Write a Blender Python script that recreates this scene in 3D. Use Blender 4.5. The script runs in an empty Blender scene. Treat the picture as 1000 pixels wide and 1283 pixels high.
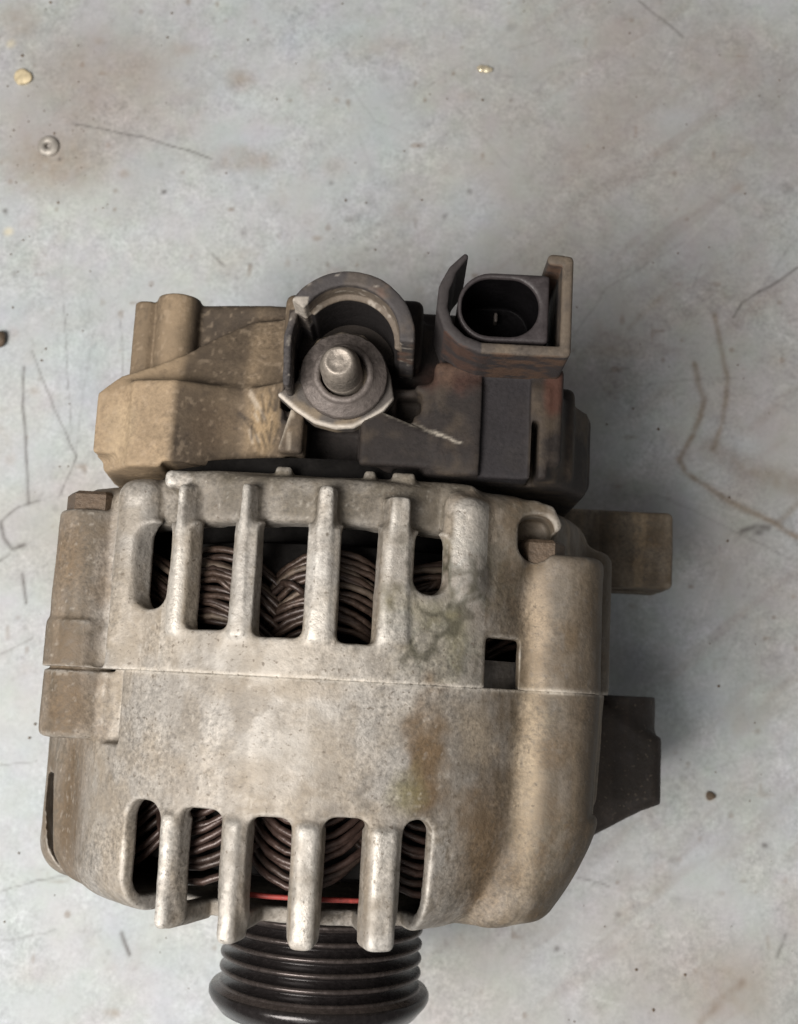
import bpy, math, random
import numpy as np

random.seed(7)
rng = np.random.default_rng(7)
MM = 0.001
R = math.radians
scene = bpy.context.scene
col = scene.collection

# ------------------------------------------------------------------ camera
AXIS_H = 68.0                      # height of the alternator's axis above the bench, mm
cam_d = bpy.data.cameras.new('camera')
cam = bpy.data.objects.new('camera', cam_d); col.objects.link(cam)
cam.location = (0, 0, (AXIS_H + 300) * MM)
cam.rotation_euler = (R(8.47), 0, 0)
cam_d.sensor_fit = 'VERTICAL'; cam_d.sensor_height = 36.0
cam_d.lens = 1470.0 / 1283.0 * 36.0
cam_d.clip_start = 0.01; cam_d.clip_end = 50
cam_d.dof.use_dof = True; cam_d.dof.focus_distance = 0.246; cam_d.dof.aperture_fstop = 26
scene.camera = cam

# ------------------------------------------------------------------ light
w = bpy.data.worlds.new('World'); scene.world = w; w.use_nodes = True
bg = w.node_tree.nodes['Background']
bg.inputs[0].default_value = (1.0, 0.975, 0.96, 1); bg.inputs[1].default_value = 0.14

def area(name, loc, target, sx, sy, power, color):
    d = bpy.data.lights.new(name, 'AREA'); d.shape = 'RECTANGLE'; d.size = sx; d.size_y = sy
    d.energy = power; d.color = color
    o = bpy.data.objects.new(name, d); col.objects.link(o); o.location = loc
    v = np.array(target) - np.array(loc)
    from mathutils import Vector
    o.rotation_euler = Vector(v).to_track_quat('-Z', 'Y').to_euler()
    return o
area('hanging_lamp', (-0.27, -0.13, 0.58), (-0.02, 0.03, 0.0), 0.28, 0.30, 6.1, (1.0, 0.955, 0.905))
area('ceiling_lamp', (-0.25, -0.65, 1.2), (0, 0, 0), 0.3, 0.9, 3.0, (1.0, 0.98, 0.95))

vs = scene.view_settings
vs.view_transform = 'Standard'; vs.look = 'None'; vs.exposure = -0.12; vs.gamma = 1.0
vs.use_curve_mapping = False
scene.render.engine = 'CYCLES'
scene.cycles.max_bounces = 6

# ------------------------------------------------------------------ numpy helpers
def hash3(i, j, k, seed):
    n = (i * 374761393 + j * 668265263 + k * 2147483647 + seed * 974634777).astype(np.int64) & 0xffffffff
    n = ((n ^ (n >> 13)) * 1274126177) & 0xffffffff
    n = (n ^ (n >> 16)) & 0xffffff
    return n.astype(np.float32) / 16777215.0
def vnoise(p, scale, seed=0, octaves=1):
    """value noise 0..1 at points p (n,3) mm; scale = feature size in mm"""
    out = np.zeros(len(p), np.float32); amp = 1.0; tot = 0
    for o in range(octaves):
        q = p / (scale / 2 ** o) + 37.3 * (o + 1)
        f = np.floor(q); t = (q - f).astype(np.float32); t = t * t * (3 - 2 * t)
        f = f.astype(np.int64); r = 0
        for a in (0, 1):
            wx = t[:, 0] if a else 1 - t[:, 0]
            for b in (0, 1):
                wy = t[:, 1] if b else 1 - t[:, 1]
                for c in (0, 1):
                    wz = t[:, 2] if c else 1 - t[:, 2]
                    r = r + wx * wy * wz * hash3(f[:, 0] + a, f[:, 1] + b, f[:, 2] + c, seed + o)
        out += amp * r; tot += amp; amp *= 0.55
    return out / tot
def sstep(a, b, x):
    t = np.clip((x - a) / (b - a), 0, 1); return t * t * (3 - 2 * t)

# signed distance helpers (all mm) --------------------------------------------------
class Grid:
    def __init__(s, lo, hi, h):
        s.lo = np.array(lo, float); s.h = h
        n = [int(math.ceil((b - a) / h)) + 1 for a, b in zip(lo, hi)]
        ax = [(lo[i] + h * np.arange(n[i])).astype(np.float32) for i in range(3)]
        s.X = ax[0][:, None, None]; s.Y = ax[1][None, :, None]; s.Z = ax[2][None, None, :]
        s.Rr = np.sqrt(s.X ** 2 + s.Z ** 2); s.P = np.degrees(np.arctan2(s.X + 0 * s.Z, s.Z + 0 * s.X))
        s.n = n
def smin(a, b, k):
    h = np.maximum(k - np.abs(a - b), 0) / k
    return np.minimum(a, b) - h * h * k * 0.25
def smax(a, b, k): return -smin(-a, -b, k)
def rbox2(px, py, hx, hy, r):
    qx = np.abs(px) - (hx - r); qy = np.abs(py) - (hy - r)
    return np.sqrt(np.maximum(qx, 0) ** 2 + np.maximum(qy, 0) ** 2) + np.minimum(np.maximum(qx, qy), 0) - r
def ext(d2, v, v0, v1, r):
    """extrude the 2-D distance d2 along v, edges rounded by r"""
    a = d2 + r; b = np.abs(v - (v0 + v1) / 2) - (v1 - v0) / 2 + r
    return np.sqrt(np.maximum(a, 0) ** 2 + np.maximum(b, 0) ** 2) + np.minimum(np.maximum(a, b), 0) - r
def cyl_y(g, cx, cz, r, y0, y1, rd=1.0):
    return ext(np.sqrt((g.X - cx) ** 2 + (g.Z - cz) ** 2) - r, g.Y, y0, y1, rd)
def cyl_z(g, cx, cy, r, z0, z1, rd=1.0):
    return ext(np.sqrt((g.X - cx) ** 2 + (g.Y - cy) ** 2) - r, g.Z, z0, z1, rd)
def box(g, x0, x1, y0, y1, z0, z1, rd=1.0):
    return ext(rbox2(g.X - (x0 + x1) / 2, g.Y - (y0 + y1) / 2, (x1 - x0) / 2, (y1 - y0) / 2, min(rd, (x1 - x0) / 2, (y1 - y0) / 2)), g.Z, z0, z1, rd)
def seg(U, V, a, b):
    ax, ay = a; bx, by = b; dx, dy = bx - ax, by - ay
    t = np.clip(((U - ax) * dx + (V - ay) * dy) / (dx * dx + dy * dy + 1e-9), 0, 1)
    return np.sqrt((U - ax - t * dx) ** 2 + (V - ay - t * dy) ** 2)
def pline(U, V, pts):
    d = None
    for a, b in zip(pts[:-1], pts[1:]):
        e = seg(U, V, a, b); d = e if d is None else np.minimum(d, e)
    return d
def poly(U, V, pts):
    d = pline(U, V, pts + pts[:1]); inside = np.zeros(np.broadcast(U, V).shape, bool)
    n = len(pts)
    for i in range(n):
        (x0, y0), (x1, y1) = pts[i], pts[(i + 1) % n]
        if y0 == y1: continue
        c = ((y0 > V) != (y1 > V)) & (U < (x1 - x0) * (V - y0) / (y1 - y0) + x0)
        inside ^= c
    return np.where(inside, -d, d)

def surface(vol, g, smooth=1):
    """surface nets: the zero level of vol as (verts mm, quads)"""
    v = np.ascontiguousarray(np.broadcast_to(vol, g.n)).astype(np.float32)
    s = v < 0
    nx, ny, nz = g.n
    cnt = np.zeros((nx - 1, ny - 1, nz - 1), np.int8)
    for a in (0, 1):
        for b in (0, 1):
            for c in (0, 1):
                cnt += s[a:nx - 1 + a, b:ny - 1 + b, c:nz - 1 + c]
    I, J, K = np.nonzero((cnt > 0) & (cnt < 8))
    idx = np.full(cnt.shape, -1, np.int32); idx[I, J, K] = np.arange(len(I))
    acc = np.zeros((len(I), 3), np.float32); num = np.zeros(len(I), np.float32)
    cor = [(a, b, c) for a in (0, 1) for b in (0, 1) for c in (0, 1)]
    val = {q: v[I + q[0], J + q[1], K + q[2]] for q in cor}
    for p in cor:
        for ax in range(3):
            if p[ax]: continue
            q = list(p); q[ax] = 1; q = tuple(q)
            va, vb = val[p], val[q]; m = (va < 0) != (vb < 0)
            t = np.where(m, va / np.where(m, va - vb, 1), 0)
            for k in range(3):
                acc[:, k] += m * (t if k == ax else p[k])
            num += m
    V = acc / num[:, None] + np.stack([I, J, K], 1)
    F = []
    for ax in range(3):
        o1, o2 = [(1, 2), (2, 0), (0, 1)][ax]
        sl0 = [slice(None)] * 3; sl1 = [slice(None)] * 3
        sl0[ax] = slice(0, -1); sl1[ax] = slice(1, None)
        A, B = s[tuple(sl0)], s[tuple(sl1)]
        E = np.argwhere(A != B)
        E = E[(E[:, o1] > 0) & (E[:, o2] > 0) & (E[:, o1] < g.n[o1] - 1) & (E[:, o2] < g.n[o2] - 1)]
        flip = ~A[tuple(E.T)]
        def cell(d1, d2):
            e = E.copy(); e[:, o1] -= d1; e[:, o2] -= d2; return idx[tuple(e.T)]
        q = np.stack([cell(1, 1), cell(0, 1), cell(0, 0), cell(1, 0)], 1)
        q[flip] = q[flip][:, ::-1]
        F.append(q)
    F = np.concatenate(F); F = F[(F >= 0).all(1)]
    V = V.astype(np.float64) * g.h + g.lo
    for _ in range(smooth):
        a = np.zeros_like(V); n = np.zeros(len(V))
        for i in range(4):
            j = (i + 1) % 4
            for k in range(3):
                a[:, k] += np.bincount(F[:, i], V[F[:, j], k], len(V)) + np.bincount(F[:, j], V[F[:, i], k], len(V))
            n += np.bincount(F[:, i], minlength=len(V)) + np.bincount(F[:, j], minlength=len(V))
        V = V * 0.5 + 0.5 * a / np.maximum(n, 1)[:, None]
    return V, F
def normals(V, F):
    fn = np.cross(V[F[:, 2]] - V[F[:, 0]], V[F[:, 3]] - V[F[:, 1]])
    N = np.zeros_like(V)
    for i in range(4):
        for k in range(3): N[:, k] += np.bincount(F[:, i], fn[:, k], len(V))
    return N / (np.linalg.norm(N, axis=1, keepdims=True) + 1e-12)

def convex(V, F, N, it=5):
    """how far each vertex stands proud of its surroundings, mm"""
    W = V
    n = np.zeros(len(V))
    for i in range(4): n += 2 * np.bincount(F[:, i], minlength=len(V))
    for _ in range(it):
        a = np.zeros_like(V)
        for i in range(4):
            j = (i + 1) % 4
            for k in range(3):
                a[:, k] += np.bincount(F[:, i], W[F[:, j], k], len(V)) + np.bincount(F[:, j], W[F[:, i], k], len(V))
        W = .3 * W + .7 * a / np.maximum(n, 1)[:, None]
    return ((V - W) * N).sum(1)

# object helpers --------------------------------------------------------------------
def put(name, me, mat, parent=None):
    o = bpy.data.objects.new(name, me); col.objects.link(o)
    if mat is not None and not me.materials: me.materials.append(mat)
    if parent is not None: o.parent = parent
    return o
def mesh_vf(name, V, F, colors=None, N=None, smooth=True):
    me = bpy.data.meshes.new(name)
    V = np.asarray(V, np.float64) * MM; F = np.asarray(F)
    k = F.shape[1]
    me.vertices.add(len(V)); me.vertices.foreach_set('co', V.astype(np.float32).ravel())
    me.loops.add(F.size); me.loops.foreach_set('vertex_index', F.astype(np.int32).ravel())
    me.polygons.add(len(F)); me.polygons.foreach_set('loop_start', np.arange(0, F.size, k, dtype=np.int32))
    me.polygons.foreach_set('loop_total', np.full(len(F), k, np.int32))
    me.polygons.foreach_set('use_smooth', np.full(len(F), smooth, bool))
    me.update(calc_edges=True)
    if colors is not None:
        at = me.color_attributes.new('Col', 'FLOAT_COLOR', 'POINT')
        at.data.foreach_set('color', colors.astype(np.float32).ravel())
    if N is not None:
        me.normals_split_custom_set_from_vertices(N.astype(np.float32))
    return me
def sub_mesh(name, V, F, mask, C, N):
    f = F[mask]; u, inv = np.unique(f, return_inverse=True)
    return mesh_vf(name, V[u], inv.reshape(f.shape), C[u], N[u])
def lathe_y(name, prof, seg=96, cx=0, cz=0, close=False):
    """revolve (radius, y) round the local y axis"""
    n = len(prof); V = []; F = []
    for i in range(seg):
        a = 2 * math.pi * i / seg
        for r, y in prof: V.append((cx + r * math.sin(a), y, cz + r * math.cos(a)))
    for i in range(seg):
        j = (i + 1) % seg
        for k in range(n if close else n - 1):
            l = (k + 1) % n
            F.append((i * n + k, j * n + k, j * n + l, i * n + l))
    return mesh_vf(name, V, F)
def lathe_z(name, prof, seg=64, cx=0, cy=0, tilt=(0, 0), jitter=0.0):
    n = len(prof); V = []; F = []
    z0 = prof[0][1]
    for i in range(seg):
        a = 2 * math.pi * i / seg
        for r, z in prof:
            V.append((cx + r * math.cos(a) + tilt[0] * (z - z0), cy + r * math.sin(a) + tilt[1] * (z - z0), z))
    for i in range(seg):
        j = (i + 1) % seg
        for k in range(n - 1):
            F.append((i * n + k, j * n + k, j * n + k + 1, i * n + k + 1))
    V = np.array(V, float)
    if jitter: V += rng.normal(0, jitter, V.shape)
    return mesh_vf(name, V, F)
def tube(name, pts, rad, sides=6):
    P = np.array(pts, float); n = len(P); V = []; F = []
    T = np.gradient(P, axis=0); T /= np.linalg.norm(T, axis=1, keepdims=True)
    up = np.array([0, 0, 1.0])
    for i in range(n):
        a = np.cross(T[i], up); a /= np.linalg.norm(a) + 1e-9; b = np.cross(a, T[i])
        for k in range(sides):
            t = 2 * math.pi * k / sides
            V.append(P[i] + rad * (math.cos(t) * a + math.sin(t) * b))
    for i in range(n - 1):
        for k in range(sides):
            l = (k + 1) % sides
            F.append((i * sides + k, i * sides + l, (i + 1) * sides + l, (i + 1) * sides + k))
    return mesh_vf(name, V, F)

# ------------------------------------------------------------------ materials
def new_mat(name):
    m = bpy.data.materials.new(name); m.use_nodes = True
    nt = m.node_tree; b = nt.nodes['Principled BSDF']
    return m, nt, b
def nd(nt, t, **kw):
    n = nt.nodes.new(t)
    for k, v in kw.items(): setattr(n, k, v)
    return n
def noise(nt, co, scale, detail=4, rough=0.6):
    n = nd(nt, 'ShaderNodeTexNoise'); n.inputs['Scale'].default_value = scale
    n.inputs['Detail'].default_value = detail; n.inputs['Roughness'].default_value = rough
    nt.links.new(co, n.inputs['Vector']); return n.outputs[0]
def maprange(nt, v, a, b, c, d):
    n = nd(nt, 'ShaderNodeMapRange'); n.inputs[1].default_value = a; n.inputs[2].default_value = b
    n.inputs[3].default_value = c; n.inputs[4].default_value = d
    nt.links.new(v, n.inputs[0]); return n.outputs[0]
def mul_color(nt, c, f):
    n = nd(nt, 'ShaderNodeVectorMath', operation='SCALE')
    nt.links.new(c, n.inputs[0]); nt.links.new(f, n.inputs['Scale']); return n.outputs[0]
def painted(name, metallic, rough, grain, bump, color=None, spec=0.5, grain_amt=(0.62, 1.38), speck=None):
    """material whose tint comes from the mesh's own colour layer (or one colour), with fine grain, pits and relief.
    the colour layer's alpha is the local polish: 0 dull, 1 bare metal"""
    m, nt, b = new_mat(name); L = nt.links
    co = nd(nt, 'ShaderNodeTexCoord').outputs['Object']
    n1 = noise(nt, co, grain, 5, 0.65); n2 = noise(nt, co, grain * 0.23, 4, 0.6)
    f = nd(nt, 'ShaderNodeMath', operation='MULTIPLY')
    L.new(maprange(nt, n1, 0.3, 0.7, *grain_amt), f.inputs[0])
    L.new(maprange(nt, n2, 0.3, 0.7, 0.90, 1.10), f.inputs[1])
    vary = maprange(nt, noise(nt, co, 45, 3, 0.6), 0.35, 0.65, 0.25, 1.35)      # the grain is not equally strong everywhere
    mv = nd(nt, 'ShaderNodeMix', data_type='FLOAT'); mv.clamp_factor = False; mv.inputs[2].default_value = 1.0
    L.new(vary, mv.inputs[0]); L.new(f.outputs[0], mv.inputs[3]); f = mv
    if color is None:
        at = nd(nt, 'ShaderNodeAttribute', attribute_name='Col'); c = at.outputs['Color']; al = at.outputs['Alpha']
    else:
        rgb = nd(nt, 'ShaderNodeRGB'); rgb.outputs[0].default_value = (*color, 1); c = rgb.outputs[0]; al = None
    c = mul_color(nt, c, f.outputs[0])
    if speck:
        mx = nd(nt, 'ShaderNodeMix', data_type='RGBA'); mx.inputs[7].default_value = (*speck, 1)
        L.new(maprange(nt, noise(nt, co, grain * 0.9, 2, 0.5), 0.63, 0.73, 0, 0.7), mx.inputs[0])
        L.new(c, mx.inputs[6]); c = mx.outputs[2]
    L.new(c, b.inputs['Base Color'])
    if al is not None:
        L.new(maprange(nt, al, 0, 1, metallic * 0.15, metallic), b.inputs['Metallic'])
        r = nd(nt, 'ShaderNodeMath', operation='ADD')
        L.new(maprange(nt, al, 0, 1, rough + 0.22, rough), r.inputs[0])
        L.new(maprange(nt, n1, 0.3, 0.7, -0.08, 0.08), r.inputs[1]); L.new(r.outputs[0], b.inputs['Roughness'])
    else:
        b.inputs['Metallic'].default_value = metallic
        L.new(maprange(nt, n1, 0.3, 0.7, rough - 0.08, rough + 0.1), b.inputs['Roughness'])
    b.inputs['Specular IOR Level'].default_value = spec
    h = nd(nt, 'ShaderNodeMath', operation='ADD'); L.new(n1, h.inputs[0]); L.new(n2, h.inputs[1])
    bp = nd(nt, 'ShaderNodeBump'); bp.inputs['Strength'].default_value = 1.0; bp.inputs['Distance'].default_value = bump * MM
    L.new(h.outputs[0], bp.inputs['Height']); L.new(bp.outputs[0], b.inputs['Normal'])
    return m
M = {}
M['cast'] = painted('cast_aluminium', 0.38, 0.48, 1100, 0.17, grain_amt=(0.64, 1.36), speck=(0.11, 0.088, 0.065))
M['cover'] = painted('dusty_plastic', 0.0, 0.55, 1100, 0.12, spec=0.2, grain_amt=(0.72, 1.28))
M['iron'] = painted('laminated_iron', 0.4, 0.6, 700, 0.2, (0.20, 0.19, 0.18))
M['rotor'] = painted('dark_rotor', 0.0, 0.8, 500, 0.2, (0.010, 0.009, 0.0085), spec=0.15)
M['steel'] = painted('dull_steel', 0.5, 0.5, 900, 0.15, (0.29, 0.255, 0.22))
M['zinc'] = painted('dirty_zinc', 0.4, 0.55, 700, 0.2, (0.135, 0.115, 0.105))
M['bolt'] = painted('rusty_bolt', 0.3, 0.6, 900, 0.35, (0.105, 0.074, 0.05), grain_amt=(0.45, 1.55))
M['wire'] = painted('enamelled_wire', 0.3, 0.4, 800, 0.1, (0.048, 0.031, 0.023), grain_amt=(0.4, 1.6))
M['wire_front'] = painted('enamelled_wire_black', 0.25, 0.36, 800, 0.1, (0.052, 0.032, 0.026), grain_amt=(0.5, 1.5))
M['wire_dusty'] = painted('enamelled_wire_dusty', 0.2, 0.55, 800, 0.1, (0.075, 0.055, 0.040), grain_amt=(0.4, 1.6))
M['wire_dark'] = painted('enamelled_wire_dark', 0.25, 0.4, 800, 0.1, (0.036, 0.023, 0.018), grain_amt=(0.4, 1.6))
M['cord'] = painted('red_cord', 0.0, 0.6, 700, 0.1, (0.27, 0.036, 0.028), grain_amt=(0.3, 1.5))
M['plastic'] = painted('shaded_plastic', 0.0, 0.45, 800, 0.1, (0.005, 0.0045, 0.005), spec=0.05)  # near black, to paint in the shade inside the socket
M['plastic_rim'] = painted('grey_plastic', 0.0, 0.5, 800, 0.1, (0.036, 0.030, 0.031), spec=0.35)
M['pulley'] = painted('black_pulley', 0.4, 0.22, 800, 0.02, (0.020, 0.017, 0.017), spec=0.6)
M['crest_glint'] = painted('pulley_crest_glint', 0.6, 0.26, 700, 0.03, (0.075, 0.062, 0.058), spec=0.6)  # paler crest metal paints in the lamp's reflection lines
M['chip'] = painted('bright_chip', 0.6, 0.25, 600, 0.05, (0.85, 0.75, 0.55))
M['crumb'] = painted('ochre_crumb', 0.0, 0.7, 600, 0.1, (0.62, 0.52, 0.34))
M['dirt'] = painted('dark_dirt', 0.0, 0.8, 600, 0.2, (0.13, 0.095, 0.065))
M['washer'] = painted('grey_washer', 0.3, 0.5, 500, 0.1, (0.42, 0.39, 0.35))

# marks worn into the bench paint: points mm, width, strength, kind
SCRATCHES = [
    ([(-109.2, 185.7), (-85.1, 181.5), (-62.3, 173.6)], 0.35, 0.55, 0),
    ([(130.6, 135.7), (119.8, 128.9), (111.8, 123.5), (109.0, 118.7)], 0.55, 0.55, 0),
    ([(95.5, 103.4), (98.1, 91.5), (94.1, 79.7), (89.2, 71.9), (91.6, 67.5), (103.9, 59.0), (126.2, 47.0)], 0.8, 0.55, 1),
    ([(102.5, 119.5), (104.6, 107.4), (106.3, 96.8), (103.7, 83.7), (100.3, 75.3)], 0.7, 0.45, 1),
    ([(100.3, 75.3), (111.9, 67.5), (127.0, 63.4)], 3, 0.35, 1),
    ([(120.1, 51.4), (126.7, 57.7)], 0.8, 0.3, 1),
    ([(81.2, 230.4), (89.1, 223.9), (96.2, 217.3)], 0.5, 0.45, 0),
    ([(-121.7, 102.1), (-119.4, 75.8), (-117.6, 57.7)], 0.55, 0.6, 0),
    ([(-126.4, 52.1), (-121.0, 56.2), (-117.6, 57.7), (-114.1, 58.5)], 0.5, 0.5, 0),
    ([(-118.9, 107.4), (-110.2, 86.3), (-103.0, 73.2), (-104.8, 68.0), (-107.8, 60.3)], 0.35, 0.45, 0),
    ([(-109.2, 123.5), (-106.8, 96.8), (-105.1, 75.8)], 0.3, 0.3, 0),
    ([(-126.4, 51.4), (-124.9, 47.0), (-122.2, 43.0), (-118.5, 44.5)], 0.8, 0.6, 0),
    ([(-125.8, 39.4), (-122.9, 41.4)], 0.5, 0.5, 0),
    ([(-118.5, 34.9), (-117.1, 26.1)], 0.6, 0.6, 0),
    ([(-120.7, -61.3), (-108.8, -57.6), (-100.4, -56.9)], 0.35, 0.4, 0),
    ([(54.4, -57.3), (64.0, -60.1)], 0.35, 0.4, 0),
    ([(108.6, 48.8), (113.2, 50.1), (116.7, 49.3)], 1.2, 0.6, 0),
    ([(-83.4, -73.6), (-81.0, -79.8)], 0.7, 0.6, 0),
    ([(102.5, 119.5), (96.4, 128.9), (99.3, 137.1)], 0.4, 0.25, 0),
    ([(51.5, 99.5), (67.3, 112.8), (90.4, 107.4)], 1.2, 0.14, 1),
    ([(75.2, 115.5), (88.6, 128.9)], 0.8, 0.2, 1),
    ([(116.5, -73.6), (113.8, -80.5)], 0.6, 0.4, 0),
    ([(-61.5, 140.4), (-57.5, 136.6)], 0.6, 0.5, 0),
    ([(-90.8, 118.1), (-88.8, 96.8), (-89.2, 86.3)], 0.3, 0.3, 0),
    ([(90.3, -98.7), (102.7, -87.3)], 1, 0.3, 1),
    ([(85.6, 198.5), (52.9, 170.3), (36.7, 145.3)], 5, 0.06, 1),
    ([(31.5, 145.3), (26.1, 128.9)], 4, 0.08, 1),
    ([(94.4, 145.3), (67.7, 128.9), (57.0, 112.8)], 0.5, 0.15, 0),
    ([(81.2, 60.3), (93.7, 55.2), (123.3, 39.9)], 0.4, 0.2, 0),
    ([(-120.0, -75.9), (-103.4, -72.4)], 0.4, 0.25, 0),
    ([(-29.6, 218.7), (-8.0, 187.2), (5.3, 181.5)], 0.3, 0.15, 0),
    ([(16.0, 195.7), (37.1, 170.3)], 0.3, 0.15, 0),
    ([(-124.3, 9.9), (-114.6, 14.9)], 0.4, 0.3, 0),
    ([(-122.6, -24.2), (-111.6, -23.0)], 0.3, 0.3, 0),
]
STAINS = [
    (-53.6, 201.4, 6.6, 5.6, 0.45, 1),
    (-53, 173.1, 15.3, 6.6, 0.38, 1),
    (-116.5, 171.7, 21.7, 14.0, 0.42, 1),
    (-106.7, 190, 15.3, 15.3, 0.18, 1),
    (-77.8, 161.9, 1.3, 1.0, 0.8, 0),
    (-91.2, 168.3, 2.3, 2.0, 0.4, 1),
    (-56.2, 137.1, 7.7, 7.7, 0.14, 1),
    (-129.6, 223.1, 11.5, 10.2, 0.35, 1),
    (-112.6, 173.6, 1.0, 1.0, 0.7, 0),
    (-130.3, 155, 1.3, 1.3, 0.6, 0),
    (-128.6, 148.1, 2.0, 2.0, 0.5, 2),
    (-125.9, 202, 3.1, 2.8, 0.9, 2),
    (-130.5, 214.4, 2.0, 2.0, 0.4, 2),
    (-45, 173.1, 5.1, 3.6, 0.3, 1),
    (-51.2, 147.5, 1.5, 2.0, 0.4, 0),
    (-22.4, 164.7, 1.3, 1.3, 0.5, 0),
    (-15.8, 152.2, 2.0, 1.3, 0.4, 0),
    (-26.7, 146.1, 2.3, 1.3, 0.45, 1),
    (23.7, 161.9, 1.3, 1.3, 0.6, 0),
    (-21.4, 194.3, 1.5, 1.5, 0.4, 1),
    (-5.4, 202.8, 3.1, 2.5, 0.2, 0),
    (37.8, 220.2, 2.5, 2.0, 0.25, 0),
    (-21.2, 170.3, 6.6, 5.1, 0.2, 1),
    (1.3, 155, 6.6, 5.6, 0.22, 1),
    (15, 153.6, 1.5, 1.3, 0.4, 0),
    (-10.5, 142.6, 1.5, 1.3, 0.35, 0),
    (96.7, -89.1, 17.9, 12.8, 0.35, 1),
    (113.6, 48.8, 2.3, 1.5, 0.6, 0),
    (128, 163.3, 3.1, 2.5, 0.3, 0),
    (112.2, 163.3, 3.1, 2.5, 0.28, 1),
    (95.3, -33.2, 1.8, 1.8, 0.6, 1),
    (111.7, -47.9, 1.3, 1.3, 0.7, 0),
    (47.5, -78.2, 1.3, 1.3, 0.6, 0),
    (83.9, -64.3, 2.3, 2.0, 0.3, 0),
    (83.6, -52.6, 2.0, 2.0, 0.25, 0),
    (66.2, -67.8, 1.5, 1.3, 0.35, 0),
    (-93.9, 205.7, 30.6, 17.9, 0.16, 1),
    (115.6, 212.9, 30.6, 15.3, 0.12, 1),
    (91.5, 137.1, 22.9, 17.9, 0.12, 0),
    (124.1, 192.8, 15.3, 25.5, 0.1, 0),
    (72.3, 107.4, 15.3, 3.1, 0.25, 1),
    (-125.6, 112.8, 2.5, 3.6, 0.25, 1),
    (-118.2, 94.2, 2.5, 2.5, 0.3, 1),
    (-124.4, 71.9, 2.5, 2.5, 0.25, 1),
    (-85.7, -96.4, 3.1, 2.0, 0.4, 1),
    (-110, -85, 10.2, 5.1, 0.12, 1),
    (75.6, 42.5, 20.4, 15.3, 0.1, 0),
    (114, 2.6, 12.8, 15.3, 0.1, 0),
    (-97.8, 96.8, 7.7, 10.2, 0.08, 0),
    (-101.2, 119.5, 5.1, 4.1, 0.15, 0),
    (-8.1, 212.9, 15.3, 7.7, 0.12, 1),
    (52.3, 137.1, 10.2, 15.3, 0.12, 1),
    (-72.6, 212.9, 6.4, 3.1, 0.3, 1),
    (-101, 215.8, 2.5, 2.0, 0.3, 1),
]

# ------------------------------------------------------------------ the bench top
fx = np.arange(-150, 150.01, 0.6); fy = np.arange(-118, 250.01, 0.6)
gx = np.concatenate([[-600, -400, -250, -180], fx, [180, 250, 400, 600]])
gy = np.concatenate([[-500, -350, -220, -150], fy, [290, 350, 450, 600]])
BX, BY = np.meshgrid(gx, gy, indexing='ij')
P = np.stack([BX.ravel(), BY.ravel(), np.zeros(BX.size)], 1)
nA = vnoise(P, 34, 1, 4); nB = vnoise(P, 9, 2, 3); nC = vnoise(P, 2.2, 3, 2); nD = vnoise(P, 70, 4, 3); nE = vnoise(P, 16, 9, 3)
warp = np.stack([vnoise(P, 5, 5, 2) - .5, vnoise(P, 5, 6, 2) - .5], 1) * 2.2
PX, PY = P[:, 0] + warp[:, 0], P[:, 1] + warp[:, 1]
base = np.array([0.448, 0.470, 0.478]); C = np.ones((len(P), 4)); C[:, :3] = base
C[:, :3] *= (0.91 + 0.18 * nA)[:, None]
# faint colour drift of the old paint
C[:, :3] *= 1 + (nE - .5)[:, None] * np.array([0.12, 0.02, -0.10])
C[:, :3] *= 1 + (vnoise(P, 11, 12, 2) - .5)[:, None] * np.array([0.08, -0.035, 0.07])
C[:, :3] *= 1 + (vnoise(P, 4, 14, 2) - .5)[:, None] * np.array([0.045, -0.02, 0.06])
brown = np.array([0.27, 0.205, 0.145]); dark = np.array([0.11, 0.10, 0.095]); ochre = np.array([0.75, 0.66, 0.44])
def blend(mask, c, sel=slice(None)):
    C[sel, :3] = C[sel, :3] * (1 - mask[:, None]) + c * mask[:, None]
blend(0.30 * sstep(0.48, 0.80, nD) + 0.16 * sstep(0.56, 0.78, nB) * sstep(.4, .6, nE), brown)            # thin film of old grease
blend(0.22 * sstep(0.62, 0.80, vnoise(P, 1.6, 21, 2)) * sstep(.40, .65, nB), dark)     # fine speckles of dirt
blend(0.55 * sstep(0.80, 0.90, vnoise(P, 3.2, 31, 1)) * sstep(.35, .6, nE), np.array([0.2, 0.15, 0.11]))
for x, y, rx, ry, st in ((95, 185, 75, 75, .42), (115, 95, 40, 60, .30), (118, 30, 22, 40, .25), (-105, 195, 45, 40, .42), (60, 120, 35, 40, .22), (95, -90, 60, 25, .22), (20, 165, 25, 14, .14)):      # broad tan smears of oil; right-hand ones paint in the dimmer, warmer light
    d = np.sqrt(((PX - x) / rx) ** 2 + ((PY - y) / ry) ** 2) + .8 * (nA - .5)
    blend(st * (1 - sstep(.3, 1.15, d)) * (.6 + .8 * nE), np.array([0.285, 0.232, 0.200]))
rot = np.stack([(P[:, 0] * .80 + P[:, 1] * .60) * .16, -P[:, 0] * .60 + P[:, 1] * .80, P[:, 2]], 1)
blend(0.28 * sstep(.52, .78, vnoise(rot, 5, 33, 3)) * (0.25 + .75 * sstep(-40, 90, P[:, 0] + 40 * (nA - .5))), np.array([0.255, 0.21, 0.185]))   # wiped streaks
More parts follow.
